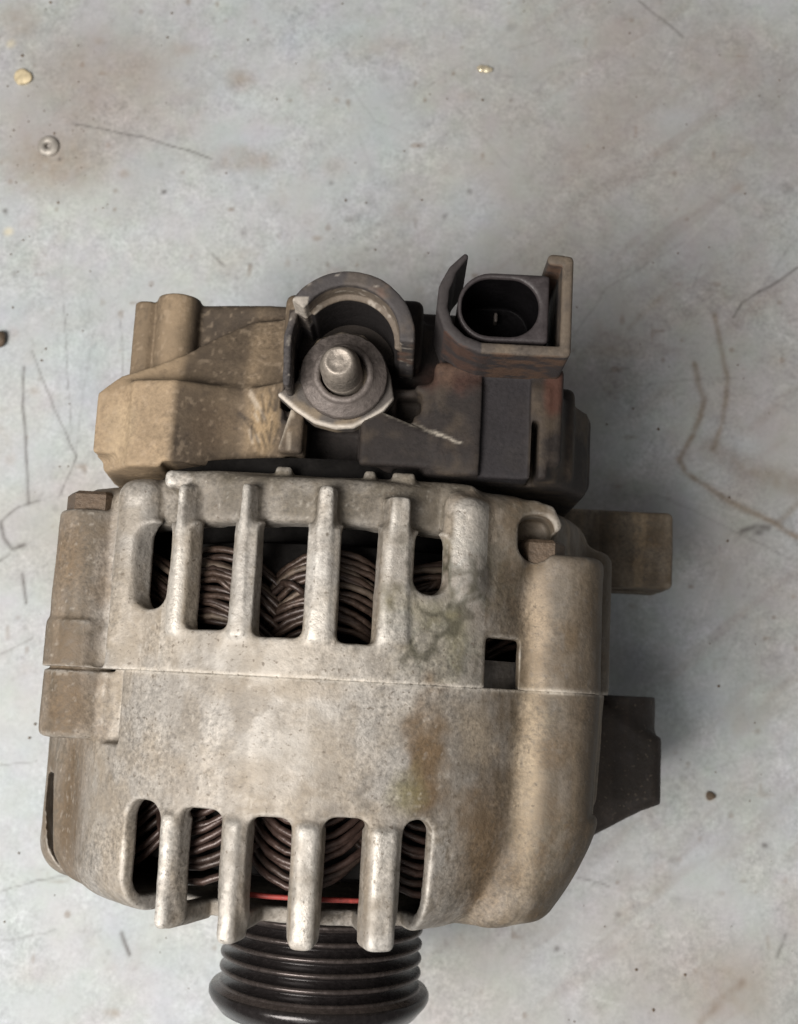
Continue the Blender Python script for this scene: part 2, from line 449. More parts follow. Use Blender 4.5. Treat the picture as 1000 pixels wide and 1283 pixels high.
for x, y, rx, ry, st, k in STAINS:
    sel = np.nonzero((np.abs(P[:, 0] - x) < 1.3 * rx + 3) & (np.abs(P[:, 1] - y) < 1.3 * ry + 3))[0]
    d = np.sqrt(((PX[sel] - x) / rx) ** 2 + ((PY[sel] - y) / ry) ** 2)
    m = 1.05 * st * (1 - sstep(0.1, 1.2, d)) * (0.35 + 1.3 * nC[sel])
    blend(np.clip(m, 0, 1), (dark, brown, ochre)[k], sel)
hgt = np.zeros(len(P))
wob = np.stack([vnoise(P, 7, 41, 2) - .5, vnoise(P, 7, 42, 2) - .5], 1) * 1.6
for pts, wd, st, k in SCRATCHES:
    xs, ys = zip(*pts); sel = np.nonzero((P[:, 0] > min(xs) - 12) & (P[:, 0] < max(xs) + 12) & (P[:, 1] > min(ys) - 12) & (P[:, 1] < max(ys) + 12))[0]
    d = pline(P[sel, 0] + wob[sel, 0], P[sel, 1] + wob[sel, 1], pts)
    m = np.exp(-(d / (wd * (1.35 if k else 0.85))) ** 2) * np.clip(0.35 + 1.1 * nC[sel], 0, 1.1)
    blend(np.clip(st * 1.35 * m, 0, 0.92), brown * 0.75 if k else dark, sel)
    if k == 0: hgt[sel] -= 0.10 * m
# random fine scratches all over
for i in range(90):
    x, y = rng.uniform(-150, 150), rng.uniform(-118, 250); a = rng.normal(0.6, 0.9); l = rng.uniform(4, 45); b = rng.normal(0, .08)
    pts = [(x, y), (x + l * .5 * math.cos(a), y + l * .5 * math.sin(a)), (x + l * .5 * (math.cos(a) + math.cos(a + b)), y + l * .5 * (math.sin(a) + math.sin(a + b)))]
    sel = np.nonzero((np.abs(P[:, 0] - pts[1][0]) < l) & (np.abs(P[:, 1] - pts[1][1]) < l))[0]
    d = pline(P[sel, 0], P[sel, 1], pts); m = np.exp(-(d / 0.38) ** 2) * nC[sel]
    blend(rng.uniform(.10, .35) * m, dark if rng.random() < .65 else np.array([0.7, 0.7, 0.7]), sel)
hgt += 0.5 * (vnoise(P, 60, 51, 2) - .5) + 0.10 * (nB - .5)
edge = (np.abs(P[:, 0]) > 160) | (P[:, 1] < -130) | (P[:, 1] > 260); hgt[edge] = 0
P[:, 2] = hgt - 0.45
C[:, 3] = np.clip(0.55 - 0.6 * (nB - .5), 0, 1)
nX, nY = len(gx), len(gy)
ii = (np.arange(nX - 1)[:, None] * nY + np.arange(nY - 1)[None, :]).ravel()
F = np.stack([ii, ii + nY, ii + nY + 1, ii + 1], 1)
M['bench'] = painted('worn_grey_paint', 0.0, 0.52, 800, 0.06, grain_amt=(0.84, 1.16), spec=0.2)
bench = put('bench_top', mesh_vf('bench_top', P, F, C), M['bench'])
bench['kind'] = 'structure'

# ------------------------------------------------------------------ the alternator
alt = bpy.data.objects.new('alternator', None); col.objects.link(alt)
alt.location = (-16.8 * MM, 0, AXIS_H * MM); alt.rotation_euler = (0, 0, R(-3.0))
alt.empty_display_size = 0.02
alt['label'] = 'used grimy car alternator with ribbed aluminium housing and black grooved pulley lying on the bench'
alt['category'] = 'alternator'

REAR_FINS = (-30.2, -15.8, 0.0, 14.2)
FINS = (-27.6, -13.8, 0.3, 14.6)
def housing_color(V, N, F):
    x, y, z = V.T
    n1 = vnoise(V, 14, 61, 5); n2 = vnoise(V, 5, 62, 3); n3 = vnoise(V, 1.3, 63, 2); n4 = vnoise(V, 30, 64, 3)
    C = np.ones((len(V), 4)); alu = np.array([0.322, 0.300, 0.272])
    C[:, :3] = alu * (0.84 + 0.3 * n1)[:, None]
    C[:, 3] = np.clip(0.75 - 0.5 * (n2 - .5), 0, 1)
    brown = np.array([0.128, 0.086, 0.048]); grey = np.array([0.14, 0.125, 0.11]); tan = np.array([0.265, 0.215, 0.155]); olive = np.array([0.16, 0.14, 0.07])
    def bl(m, c, dull=1.0):
        m = np.clip(m, 0, 1); C[:, :3] = C[:, :3] * (1 - m[:, None]) + c * m[:, None]; C[:, 3] *= 1 - 0.85 * m * dull
    bl(.50 * sstep(.44, .64, vnoise(V, 6, 91, 4)), np.array([.185, .155, .118])); bl(.45 * sstep(.52, .70, vnoise(V, 2.2, 92, 3)) * sstep(.35, .6, n1), np.array([.15, .125, .095]))
    # general grime film, thicker on the right flank and on the left bolt column
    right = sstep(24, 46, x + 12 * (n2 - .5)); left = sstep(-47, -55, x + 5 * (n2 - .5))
    bl(0.5 * sstep(.38, .70, n1) , tan)
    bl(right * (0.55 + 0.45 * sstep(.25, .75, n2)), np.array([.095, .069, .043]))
    bl(left * (0.45 + 0.5 * sstep(.3, .7, n2)), np.array([0.165, 0.128, 0.092]))
    S = V * np.array([1, .10, 1]); s1 = vnoise(S, 4.5, 67, 3)
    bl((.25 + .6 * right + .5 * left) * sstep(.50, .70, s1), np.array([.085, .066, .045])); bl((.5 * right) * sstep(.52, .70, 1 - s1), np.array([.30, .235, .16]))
    bl(0.40 * sstep(.5, .75, n4) * sstep(.3, .7, n2), brown)
    def blob(cx, cy, rx, ry, st, c, rag=.9):
        d = np.sqrt(((x - cx) / rx) ** 2 + ((y - cy) / ry) ** 2) + rag * (n2 - .5) * 1.6
        bl(st * (1 - sstep(.15, 1.15, d)) * np.clip(.62 + .95 * s1, 0, 1), c)
    top = z > 0
    ring = sstep(32.5, 36, y) * (np.abs(x + 6) < 36) * (np.sqrt(x * x + z * z) < 59.5)
    bl(ring * (.55 + .45 * sstep(.3, .7, n2)), np.array([.115, .098, .075]))
    vein = (1 - sstep(.012, .045, np.abs(vnoise(V, 9, 77, 3) - .5))) * sstep(10, 18, x) * sstep(40, 30, x) * sstep(0, 6, y) * sstep(34, 26, y)
    bl(.95 * vein, np.array([.055, .050, .03])); bl(.6 * sstep(.42, .6, n1) * sstep(12, 20, x) * sstep(40, 32, x) * (y > 2) * (y < 32), np.array([.17, .155, .11]))
    vein = (1 - sstep(.01, .04, np.abs(vnoise(V, 7, 79, 3) - .5))) * sstep(.5, .62, n4)
    bl(.6 * vein, np.array([.10, .083, .06])); spot = sstep(.56, .72, vnoise(V, 6.5, 86, 4)) * sstep(.3, .6, n4); bl(.7 * spot, np.array([.13, .112, .09]))
    bl(.5 * (1 - sstep(.3, .9, np.abs(y - 1.5 + .8 * (n2 - .5)))) * (x > -42) * (z > 0), np.array([.52, .47, .40]), 0)      # highlight painted along the joint
    blob(45, -14, 4.5, 36, .65, np.array([.37, .295, .205]), .5); blob(45.5, 16, 4, 18, .6, np.array([.31, .24, .165]), .5); blob(58.5, -5, 6.5, 45, .75, np.array([.075, .055, .036]), .6)  # pale streaks paint light onto the right column's left flank
    black = np.array([.045, .04, .028])
    blob(19, 21, 4, 2.2, .8, black, 1.4); blob(27, 15, 2.2, 6, .8, black, 1.4); blob(30, 8, 2, 5, .7, black, 1.4); blob(21, 14, 5, 3, .5, black, 1.5); blob(34, 22, 3, 6, .4, black, 1.4); blob(13, 16, 2, 6, .45, black, 1.4)
    blob(21, -8, 5, 12, .9, brown); blob(23, -13, 6, 17, 1.0, brown); blob(19, -20, 4, 8, .75, olive); blob(36, -30, 6, 18, .95, brown); blob(33, -8, 5, 8, .55, tan)
    blob(20, 17, 9, 6, .5, olive); blob(28, 13, 3.5, 9, .75, olive); blob(22, 20, 5, 2, .7, grey); blob(30, 26, 4, 9, .35, grey)
    blob(-60, 26, 7, 12, .7, brown); blob(-58, 5, 7, 12, .45, brown); blob(-54, -6, 8, 9, .75, brown); blob(-57, -30, 5, 20, .9, brown * .8); blob(-50, 22, 3, 18, .5, brown)  # long band at lower left paints in shade on the steep flank
    blob(2, -27, 4, 3, .5, grey); blob(5, -24, 3, 3, .6, grey); blob(-42, -35, 7, 14, .35, tan); blob(-5, 0, 18, 3, .35, tan); blob(-22, 37, 12, 6, .35, grey)
    blob(-5, -12, 14, 5, .25, np.array([0.45, 0.44, 0.42]))
    bl(0.45 * sstep(.66, .8, n3) * (0.35 + right * .5 + left * .4), grey)
    bl(0.22 * sstep(.66, .82, vnoise(V, .8, 70, 2)) * (1 - .85 * right), np.array([0.62, 0.58, 0.52]), 0)
    # highlights painted along the rib crests, polished there too
    rr = np.sqrt(x * x + z * z)
    crest = sstep(61.6, 62.6, rr) * (np.abs(x) < 34) * sstep(.35, .6, n1 * .5 + n2 * .5)
    m = 0.42 * crest; C[:, :3] = C[:, :3] * (1 - m[:, None]) + np.array([.68, .66, .62]) * m[:, None]; C[:, 3] = np.maximum(C[:, 3], crest * 1.0)
    crack = (1 - sstep(.015, .06, np.abs(vnoise(V, 8, 77, 3) - .5))) * sstep(9, 16, x) * sstep(38, 31, x) * sstep(2, 7, y) * sstep(32, 25, y) * np.clip(.3 + n1, 0, 1)
    bl(.85 * crack, np.array([.052, .047, .03]))
    # knocked edges show bare metal, and paint in rims catching light
    cv = sstep(.06, .22, convex(V, F, N)) * np.clip(.25 + 1.2 * n2, 0, 1) * (1 - .45 * right) * (1 - .75 * ring)
    C[:, :3] = C[:, :3] * (1 - .48 * cv[:, None]) + np.array([.66, .63, .58]) * .48 * cv[:, None]; C[:, 3] = np.maximum(C[:, 3], .9 * cv)
    return C
def roughen(V, N, amt=0.10, seed=80):
    return V + N * (amt * (vnoise(V, 2.4, seed, 3) - .5) + 2.2 * amt * (vnoise(V, 11, seed + 5, 2) - .5))[:, None]
def slot_cut(g, d, p0, p1, y0, y1, rmin, r=2.0):
    a = rbox2((g.P - (p0 + p1) / 2) * math.radians(1) * 59, g.Y - (y0 + y1) / 2, math.radians(p1 - p0) / 2 * 59, (y1 - y0) / 2, r)
    return smax(d, -np.maximum(a, rmin - g.Rr), 0.9)
def fin_add(g, d, pc, hw, y0, y1, top=62.9, r=0.9, rin=57.0, taper=0.0):
    u = (g.P - pc) * math.radians(1) * 59; wide = hw - 0.7 + 0.24 * np.maximum(62.9 - g.Rr, 0) + taper * (22 - g.Y)      # drafted sides
    a = rbox2(u * hw / wide, g.Rr - 50, hw, top - 50, r)
    return smin(d, smax(ext(a, g.Y, y0, y1, r), rin - g.Rr, .5), 1.2)
HV = 0.5
# --- drive end (front) housing
g = Grid((-76, -55, -71), (93, 3, 66), HV)
X_KEEP = g.X
g.X = g.X + sstep(8, 45, g.X) * (0.05 * np.maximum(0, -g.Y) + 0.10 * np.maximum(0, -g.Y - 26) ** 1.5)     # the right side draws in towards the pulley
RT = np.sqrt(g.X ** 2 + g.Z ** 2) + 0.02 * np.maximum(0, -g.Y)
body = rbox2(RT, g.Y - (-49 + 20) / 2, 62, 34.5, 8.5)
for cx, cz, r, y0, y1, rd, k in ((-55.0, 31.0, 8.6, -14, 30, 1.4, 1.0), (51, 34, 10.6, -49, 30, 6, 3.5), (59.5, 10, 7.2, -27, 30, 4, 5), (56, 20, 8.5, -45, 30, 6, 4),
                                 (-59.5, 2, 9.8, -49, 30, 9, 4), (-55, 13, 9, -47, 30, 9, 5), (-42, -50, 11, -40, 30, 5, 5), (40, -52, 11, -40, 30, 5, 5), (0, -58, 10, -30, 30, 4, 5)):
    body = smin(body, cyl_y(g, cx, cz, r, y0, y1, rd), k)
# small lobe low on the right flank
body = smin(body, cyl_y(g, 52.4, 31.4, 11.2, -48, -24.5, 2.2), .5)
RW = np.sqrt(g.X ** 2 + g.Z ** 2); g.X = X_KEEP
# lower mounting lug
lug = ext(poly(g.X, g.Y, [(52, 0), (74, -1), (87, -9), (87, -26), (82, -28), (68, -36), (52, -36)]), g.Z, -40, -14, 3.2)
lug = np.maximum(lug, -cyl_y(g, 79, -27, 5, -60, 10, .3))
body = smin(body, lug, 3)
body = smin(body, cyl_y(g, 78, -24, 8.5, -9, 3, 1.5), 2)
cav = rbox2(RW, g.Y - (-45.5 + 20) / 2, 57.8, 32.75, 4)
d = smax(body, -cav, 1.0)
d = smax(d, -cyl_y(g, -46.2, 41.8, 4.0, -14.5, 30, 1), 1.2)
# the thin side slot on the far left
d = smax(d, -ext(poly(g.X, g.Y, [(-67.2, -24), (-65.0, -24.5), (-63.2, -29), (-61.6, -41), (-58.5, -47.5), (-61.6, -46), (-65.2, -41), (-67.2, -33)]), g.Z, -14, 40, .3), .6)
for p0, p1, y0, r in ((-39.5, -29.9, -25.0, 4.2), (-25.6, -16.2, -25.5, 2.5), (-11.2, -2.6, -26, 2.5), (3.0, 11.6, -25.5, 2.5), (18.4, 24.2, -25.5, 2.8)):
    d = slot_cut(g, d, p0, p1, -70, y0, 47.2, r)
for i, pc in enumerate(FINS): d = fin_add(g, d, pc, (1.9, 2.2, 2.7, 3.2)[i], -50.8 + (1.2 if i == 0 else 0), -27, r=1.5)
for i, pc in enumerate(FINS): d = np.minimum(d, np.maximum(ext(rbox2((g.P - pc) * math.radians(1) * 59, g.Rr - 52, (1.6, 1.9, 2.3, 2.6)[i], 9, 1.0), g.Y, -50.0, -45.5, 2.0), 46 - g.Rr))
d = np.maximum(d, g.Y - np.where(g.X < -46, .8, 1.6))
d = np.minimum(d, np.minimum(cyl_y(g, -54.8, 31, 7.6, -5, 2.4, .3), cyl_y(g, -56, 5, 8.4, -5, 2.4, .3)))
d = np.maximum(d, 9 - g.Rr)
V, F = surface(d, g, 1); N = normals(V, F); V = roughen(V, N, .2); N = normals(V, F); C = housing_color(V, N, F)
fc = V[F].mean(1); ph = np.degrees(np.arctan2(fc[:, 0], fc[:, 2])); rr = np.hypot(fc[:, 0], fc[:, 2])
used = np.zeros(len(F), bool); groups = []
for i, pc in enumerate(FINS):
    m = (np.abs(ph - pc) < 4.6) & (fc[:, 1] < -25.5) & (rr > 49); m &= ~used; used |= m; groups.append(m)
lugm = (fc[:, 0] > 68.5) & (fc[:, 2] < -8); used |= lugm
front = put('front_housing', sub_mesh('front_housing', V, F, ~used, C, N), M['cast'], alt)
for m in groups: put('cooling_fin', sub_mesh('cooling_fin', V, F, m, C, N), M['cast'], front)
o = put('mounting_lug', sub_mesh('mounting_lug', V, F, lugm, C * np.array([.20, .19, .21, .2]), N), M['cast'], front)  # colour scaled down to paint in the shadow on the lug
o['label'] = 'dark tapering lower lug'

# --- slip ring end (rear) housing
g = Grid((-76, 0.5, -71), (93, 55, 66), HV)
RT = g.Rr + 0.0 * g.Y
body = rbox2(RT, g.Y - (-20 + 42.6) / 2, 62, 31.3, 4.0)
notch = np.maximum(np.maximum(33.5 - g.Y, 57.0 - g.Rr), np.abs(g.P + 8.4) * math.radians(1) * 59 - 34.0)
body = smax(body, -notch, 3.0)
for cx, cz, r, y0, y1, rd, k in ((-55.2, 31.0, 8.2, -20, 37, 1.4, 1.0), (-54.8, 31.0, 9.2, -20, 12, .8, .8), (-42.5, 41.0, 6.5, -20, 43.2, 4, 3), (-51.5, 27, 8, -20, 42.8, 4, 2),
                                 (51.0, 34.5, 10.6, -20, 31.5, 2.0, 3), (60, 12, 7.5, -20, 36, 3, 5), (-56.5, 6, 10, -20, 30, 4, 3), (-42, -50, 11, -20, 40, 5, 5), (40, -52, 11, -20, 40, 5, 5), (0, -58, 10, -30, 30, 4, 5)):
    body = smin(body, cyl_y(g, cx, cz, r, y0, y1, rd), k)
# collar of metal round the right bolt seat
hood = ext(pline(g.X, g.Y, [(40.2, 30), (40.2, 37), (41.5, 40), (44.5, 41), (47.5, 40.2), (49, 37.5)]) - 1.7, g.Z, 20, 46.5, 1.0)
body = smin(body, hood, 2)
body = smin(body, box(g, 28, 42, 30, 42.4, 20, 47.5, 3), 5)
# swelling beside the last slot
sw = np.sqrt(((g.P - 29.5) * math.radians(1) * 60) ** 2 + (g.Rr - 59.5) ** 2) - 4.2
body = smin(body, ext(sw, g.Y, 20, 41, 3), 2.5)
# upper mounting lug
lug = box(g, 56, 89, 30.5, 51.5, -38, -15, 1.6)
body = smin(body, lug, 3)
cav = rbox2(g.Rr, g.Y - (-20 + 39.5) / 2, 57.8, 29.75, 5)
ring = rbox2(g.Rr - 53, g.Y - 38.5, 4.2, 5.2, 2)
d = smin(smax(body, -cav, 1.0), ring, 1.5)
d = smin(d, box(g, -36, 31, 41.0, 44.6, 36, 51.0, 1.2), 3.0)      # flat flange behind the ring
for x0, x1 in ((-12, -8.5), (7, 9.5), (13, 18)): d = smin(d, box(g, x0, x1, 42, 46.2, 40, 53.0, .6), .6)
d = np.maximum(d, -cyl_y(g, 78, -27, 5, 20, 60, .3))
d = smax(d, -ext(rbox2(g.X - 44.8, g.Y - 34.5, 4.0, 5.0, 3.4), g.Z, 37, 80, .5), .6)
d = smax(d, -cyl_y(g, -48.6, 41.6, 4.0, 2, 60, 1), 1.2)
# notch beside the right bolt column
d = smax(d, -box(g, 34.6, 42.2, 1.0, 12.2, 30, 80, .8), .6)
for p0, p1, y0, r in ((-41.5, -32.6, 14.5, 4.0), (-28.0, -18.0, 10.5, 2.0), (-13.0, -3.2, 9.5, 1.8), (3.2, 11.0, 9.0, 1.8), (17.6, 24.8, 20, 3.2)):
    d = slot_cut(g, d, p0, p1, y0, 33.5, 47, r)
for i, pc in enumerate(REAR_FINS): d = fin_add(g, d, pc, (1.8, 1.9, 2.4, 3.0)[i], 9, 41.0 - (1.2 if i == 3 else 0), taper=.03)
d = np.maximum(d, 1.45 - g.Y)
d = np.maximum(d, 30 - g.Rr)
V, F = surface(d, g, 1); N = normals(V, F); V = roughen(V, N, .2, 90); N = normals(V, F); C = housing_color(V, N, F)
fc = V[F].mean(1); ph = np.degrees(np.arctan2(fc[:, 0], fc[:, 2])); rr = np.hypot(fc[:, 0], fc[:, 2])
used = np.zeros(len(F), bool); groups = []
for i, pc in enumerate(REAR_FINS):
    m = (np.abs(ph - pc) < 4.4) & (fc[:, 1] > 9.5) & (fc[:, 1] < 43.5) & (rr > 49) & ((fc[:, 1] < 33) | (rr > 58)); m &= ~used; used |= m; groups.append(m)
lugm = (fc[:, 0] > 68.5) & (fc[:, 2] < -8); used |= lugm
rear = put('rear_housing', sub_mesh('rear_housing', V, F, ~used, C, N), M['cast'], alt)
for m in groups: put('cooling_fin', sub_mesh('cooling_fin', V, F, m, C, N), M['cast'], rear)
o = put('mounting_lug', sub_mesh('mounting_lug', V, F, lugm, C * np.array([.72, .68, .62, .3]), N), M['cast'], rear)
o['label'] = 'brown square upper lug'

# --- stator, rotor
put('stator_core', lathe_y('stator_core', [(46, -17), (57.4, -17), (57.4, 7.5), (46, 7.5)], 96, close=True), M['iron'], alt)
put('rotor', lathe_y('rotor', [(8, -42), (34, -42), (40, -36), (41, 0), (40, 36), (34, 41), (8, 41)], 64), M['rotor'], alt)

put('gap_filler', lathe_y('gap_filler', [(9, 41.5), (47, 41.5), (49, 43), (49, 49), (9, 49)], 72), M['rotor'], alt)  # black disc added to darken the gap between housing and cover

# --- windings: every strand of the end turns is a wire of its own
def strand(i, n, end, seed):
    r = random.Random(seed); pts = []
    u = i / (n - 1)
    for k in range(17):
        t = -1.1 + 2.2 * k / 16
        hump = 1 - t * t
        if end > 0:
            y = 6.5 + 16.0 * u + 6.0 * hump
            rad = 49.5 + 4.0 * hump + 1.2 * math.sin(3.1 * u) + 0.9 * t
        else:
            y = -17.0 - 16.5 * u - 7.5 * hump
            rad = 48.8 + 4.2 * hump + 1.0 * math.sin(3.1 * u) + 0.9 * t
        y += r.uniform(-.18, .18) + .5 * math.sin(2 * t + seed); rad += r.uniform(-.25, .25)
        a = R(t * 14.6 + r.uniform(-.1, .1))
        pts.append((rad * math.sin(a), y, rad * math.cos(a)))
    return pts
for end, name, n in ((1, 'rear_winding', 14), (-1, 'front_winding', 10)):
    base_mesh = [tube('wire', strand(i, n, end, 100 * end + i), 0.74 if end > 0 else 0.80, 7) for i in range(n)]
    core = lathe_y('winding_core', [(44.5, 7), (49.0, 7), (50.0, 20), (48.8, 30), (44.5, 31)] if end > 0 else
                   [(44.5, -40), (48.0, -39), (49.4, -28), (48.8, -17), (44.5, -17)], 72, close=True)
    wr = put(name, core, M['rotor'], alt)
    for b in range(5):
        for i in range(n):
            o = put('wire', base_mesh[i], None, wr)
            if not o.data.materials: o.data.materials.append(M['wire'])
            o.material_slots[0].link = 'OBJECT'; o.material_slots[0].material = M[random.choice(('wire', 'wire', 'wire_dusty', 'wire_dark') if end > 0 else ('wire_front', 'wire_front', 'wire_dark'))]
            o.rotation_euler = (0, R(-55.4 + 27.9 * b + random.uniform(-1.6, 1.6) - (1.5 if end < 0 else 0)), 0)
            o.location = (0, random.uniform(-.5, .5) * MM, random.uniform(-.5, .3) * MM)
    # stray strands lying across the bundles
    for b in range(5):
        for i in range(1):
            r_ = random.Random(b * 31 + i * 7 + 1000 * end); a0 = -55.4 + 27.9 * b + r_.uniform(-9, 9); w_ = r_.uniform(5, 10) * r_.choice((-1, 1)); y0 = r_.uniform(9, 22) if end > 0 else r_.uniform(-21, -33); dy = r_.uniform(3, 8) * end
            pts = []
            for k in range(9):
                t = k / 8; a = R(a0 + w_ * (t - .5)); rr_ = 52.2 + 2.6 * math.sin(math.pi * t) + r_.uniform(-.2, .2)
                pts.append((rr_ * math.sin(a), y0 + dy * (t - .5 + .25 * math.sin(math.pi * t)), rr_ * math.cos(a)))
            put('wire', tube('wire', pts, .8, 7), M[r_.choice(('wire', 'wire_dark'))], wr)
pts = [(52.0 * math.sin(R(a)), -42.8 + .02 * math.sin(a), 52.0 * math.cos(R(a))) for a in np.arange(-13, 13.1, .5)]
put('binding_cord', tube('binding_cord', pts, 0.55, 6), M['cord'], alt)

# --- rear cover, dusty plastic
g = Grid((-60, 45.5, -46), (61, 93, 58), HV)
A = ext(poly(g.X, g.Z, [(-57, -40), (-57, 12), (-55, 30), (-47, 40.5), (-37, 43), (-22.5, 36.5), (-12.5, 46), (12, 48), (30, 51), (46, 51), (58, 30), (58, -40)]), g.Y, 46.7, 67, 1.2)
B = ext(poly(g.X, g.Z, [(-49, -38), (-49, 20), (-44, 25), (-20, 29), (20, 29), (48, 29), (50, -38)]), g.Y, 48, 90, 2.0)
d = smin(A, B, 3)
# sloping shoulder whose edge sweeps up towards the terminal
sh = poly(g.X, g.Y, [(-56, 50), (-56, 64), (-51, 68.5), (-44, 71.5), (-37, 75.0), (-30, 80.0), (-22, 84.5), (-12, 86.0), (24, 86.0), (46, 80), (46, 50)])
d = smin(d, np.maximum(ext(sh, g.Z, -30, 37.5, 1.2), (g.Z - 37 + .30 * (g.Y - 66)) * .95), 2)
d = np.maximum(d, -poly(g.X, g.Y, [(-90, 64), (-57.5, 64), (-51, 70.5), (-50.5, 99), (-90, 99)]))
d = smin(d, cyl_y(g, -48.6, 25.5, 3.2, 66, 89.5, .8), .6)
d = smin(d, cyl_y(g, -41.0, 26.5, 5.2, 70, 90.8, .8), .8)
d = smin(d, box(g, -13.5, 18, 72, 88, 0, 44, 2.0), 2)
# recess behind and below the terminal
d = smax(d, -box(g, -12.0, 17, 57.5, 83, 44, 70, 2.0), .8)
d = smax(d, -box(g, -6.5, 5.0, 46, 58, 36, 70, 1.0), .6)
d = smax(d, -box(g, -12.8, -8.5, 60.5, 64.5, 38, 70, .8), .6)
d = smax(d, -box(g, 13.0, 18.5, 60.0, 65.0, 38, 70, .8), .6)
# notches on the lower edge
for x0, x1, y1, zz in ((-39, -24, 48.0, 30), (-11.0, -8.0, 50.0, 38), (7.5, 10, 49, 38), (13.0, 19.5, 50.6, 40)):
    d = smax(d, -box(g, x0, x1, 40, y1, zz, 80, .4), .5)
# sloping panel right of the terminal
d = smin(d, ext(poly(g.X, g.Y, [(5.5, 48), (5.5, 58.0), (10.0, 60.0), (27, 53.6), (31, 53.0), (31, 48)]), g.Z, 38, 50.5, .7), .8)
d = smin(d, ext(poly(g.X, g.Y, [(-12.5, 50), (-7, 50), (-7, 58.5), (-10, 60.0)]), g.Z, 36, 49.5, .7), .8)
# block under the connector
d = smin(d, box(g, 21, 49.5, 50, 72, 20, 50.5, 1.5), 2)
d = smin(d, box(g, 44, 53.5, 48, 70, -10, 41, 2.0), 1.2)
d = smin(d, box(g, 50, 59.2, 48, 67, -20, 29, 2.5), 1.2)
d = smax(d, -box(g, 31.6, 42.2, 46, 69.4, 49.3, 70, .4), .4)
d = smax(d, -box(g, 42.6, 44.2, 46, 59.5, 40, 70, .3), .4)
d = np.maximum(d, -rbox2(g.Rr, g.Y - 50, 30, 30, 2))
V, F = surface(d, g, 1); N = normals(V, F)
V = V + N * (0.16 * (vnoise(V, 3, 120, 3) - .5))[:, None]; N = normals(V, F)
x, y, z = V.T
n1 = vnoise(V, 12, 121, 4); n2 = vnoise(V, 4, 122, 3); n3 = vnoise(V, 1.2, 123, 2)
C = np.ones((len(V), 4)); black = np.array([0.017, 0.0145, 0.0145]); dust = np.array([0.285, 0.212, 0.138]); red = np.array([0.20, 0.075, 0.045])
amt = np.interp(x, [-60, -38, -36, -23, -21, -12, 0, 20, 34, 60], [1.0, .95, .32, .34, .66, .28, .05, .05, .02, .06]) + 0.45 * (n1 - .5) + 0.3 * (n2 - .5)  # dust steps by facet, partly painting in lit and shaded faces
amt *= 1 - .45 * sstep(33, 30, z + 2 * (n1 - .5)) * (y > 70)
amt = np.where((x > -12.5) & (x < 17.5) & (y > 57) & (y < 84) & (z < 47.5) & (z > 37), .05, amt)
amt = np.where((x > -7) & (x < 5.5) & (y < 58.5) & (z < 45.5) & (z > 30), .02, amt)  # gap under the terminal plate painted black for its shade
amt = np.clip(amt, .02, 1)
C[:, :3] = black + (dust - black) * amt[:, None]
def bl(m, c):
    m = np.clip(m, 0, 1); C[:, :3] = C[:, :3] * (1 - m[:, None]) + np.array(c) * m[:, None]
def blob(cx, cy, rx, ry, st, c):
    bl(st * (1 - sstep(.4, 1.1, np.sqrt(((x - cx) / rx) ** 2 + ((y - cy) / ry) ** 2) + .9 * (n2 - .5))), c)
blob(24, 70, 8, 6, .2, red * .7); blob(47, 66, 3, 8, .3, red * .8); blob(-28, 58, 7, 8, .3, (.09, .062, .04)); blob(-50, 56, 5, 9, .35, (.42, .33, .22)); blob(-17, 58, 4, 9, .45, (.42, .30, .17))  # left-hand blobs strengthen the painted facet shading
blob(18, 52, 12, 5, .4, (.022, .019, .019)); blob(40, 52, 6, 4, .5, (.06, .05, .038))
bl(.25 * sstep(.62, .78, n3), (.035, .028, .025)); bl(.2 * sstep(.68, .8, vnoise(V, .9, 130, 1)) * (x < -10), (.42, .33, .24))
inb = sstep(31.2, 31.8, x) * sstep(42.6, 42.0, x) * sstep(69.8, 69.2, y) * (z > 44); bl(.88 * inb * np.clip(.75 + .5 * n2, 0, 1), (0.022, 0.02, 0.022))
for a_, b_, wd in (((9.5, 60.2), (24.0, 54.9), .34), ((22.0, 55.6), (27.5, 53.6), .22), ((-12.8, 61.5), (-9.0, 60.5), .6), ((-12.5, 51.5), (-9.8, 59.5), .5), ((5.4, 57.8), (9.5, 60.2), .5)):
    dd = seg(x + .8 * (n2 - .5), y + .8 * (n3 - .5), a_, b_); bl(.6 * np.exp(-(dd / wd) ** 2) * (z > 46.5) * np.clip(.4 + n2, 0, 1), (.50, .45, .38))     # broken pale edge
for k in range(26):      # scores in the plastic left of the terminal
    x0, y0 = rng.uniform(-20, -9), rng.uniform(50, 64); aa = rng.normal(1.75, .35); l = rng.uniform(1.5, 5)
    dd = seg(x, y, (x0, y0), (x0 + l * math.cos(aa), y0 + l * math.sin(aa))); bl(.6 * np.exp(-(dd / .4) ** 2) * (z > 30), (.04, .033, .028) if k % 3 else (.40, .34, .27))
C[:, 3] = .3
fc = V[F].mean(1)
cover = put('rear_cover', mesh_vf('rear_cover', V, F, C, N), M['cover'], alt)

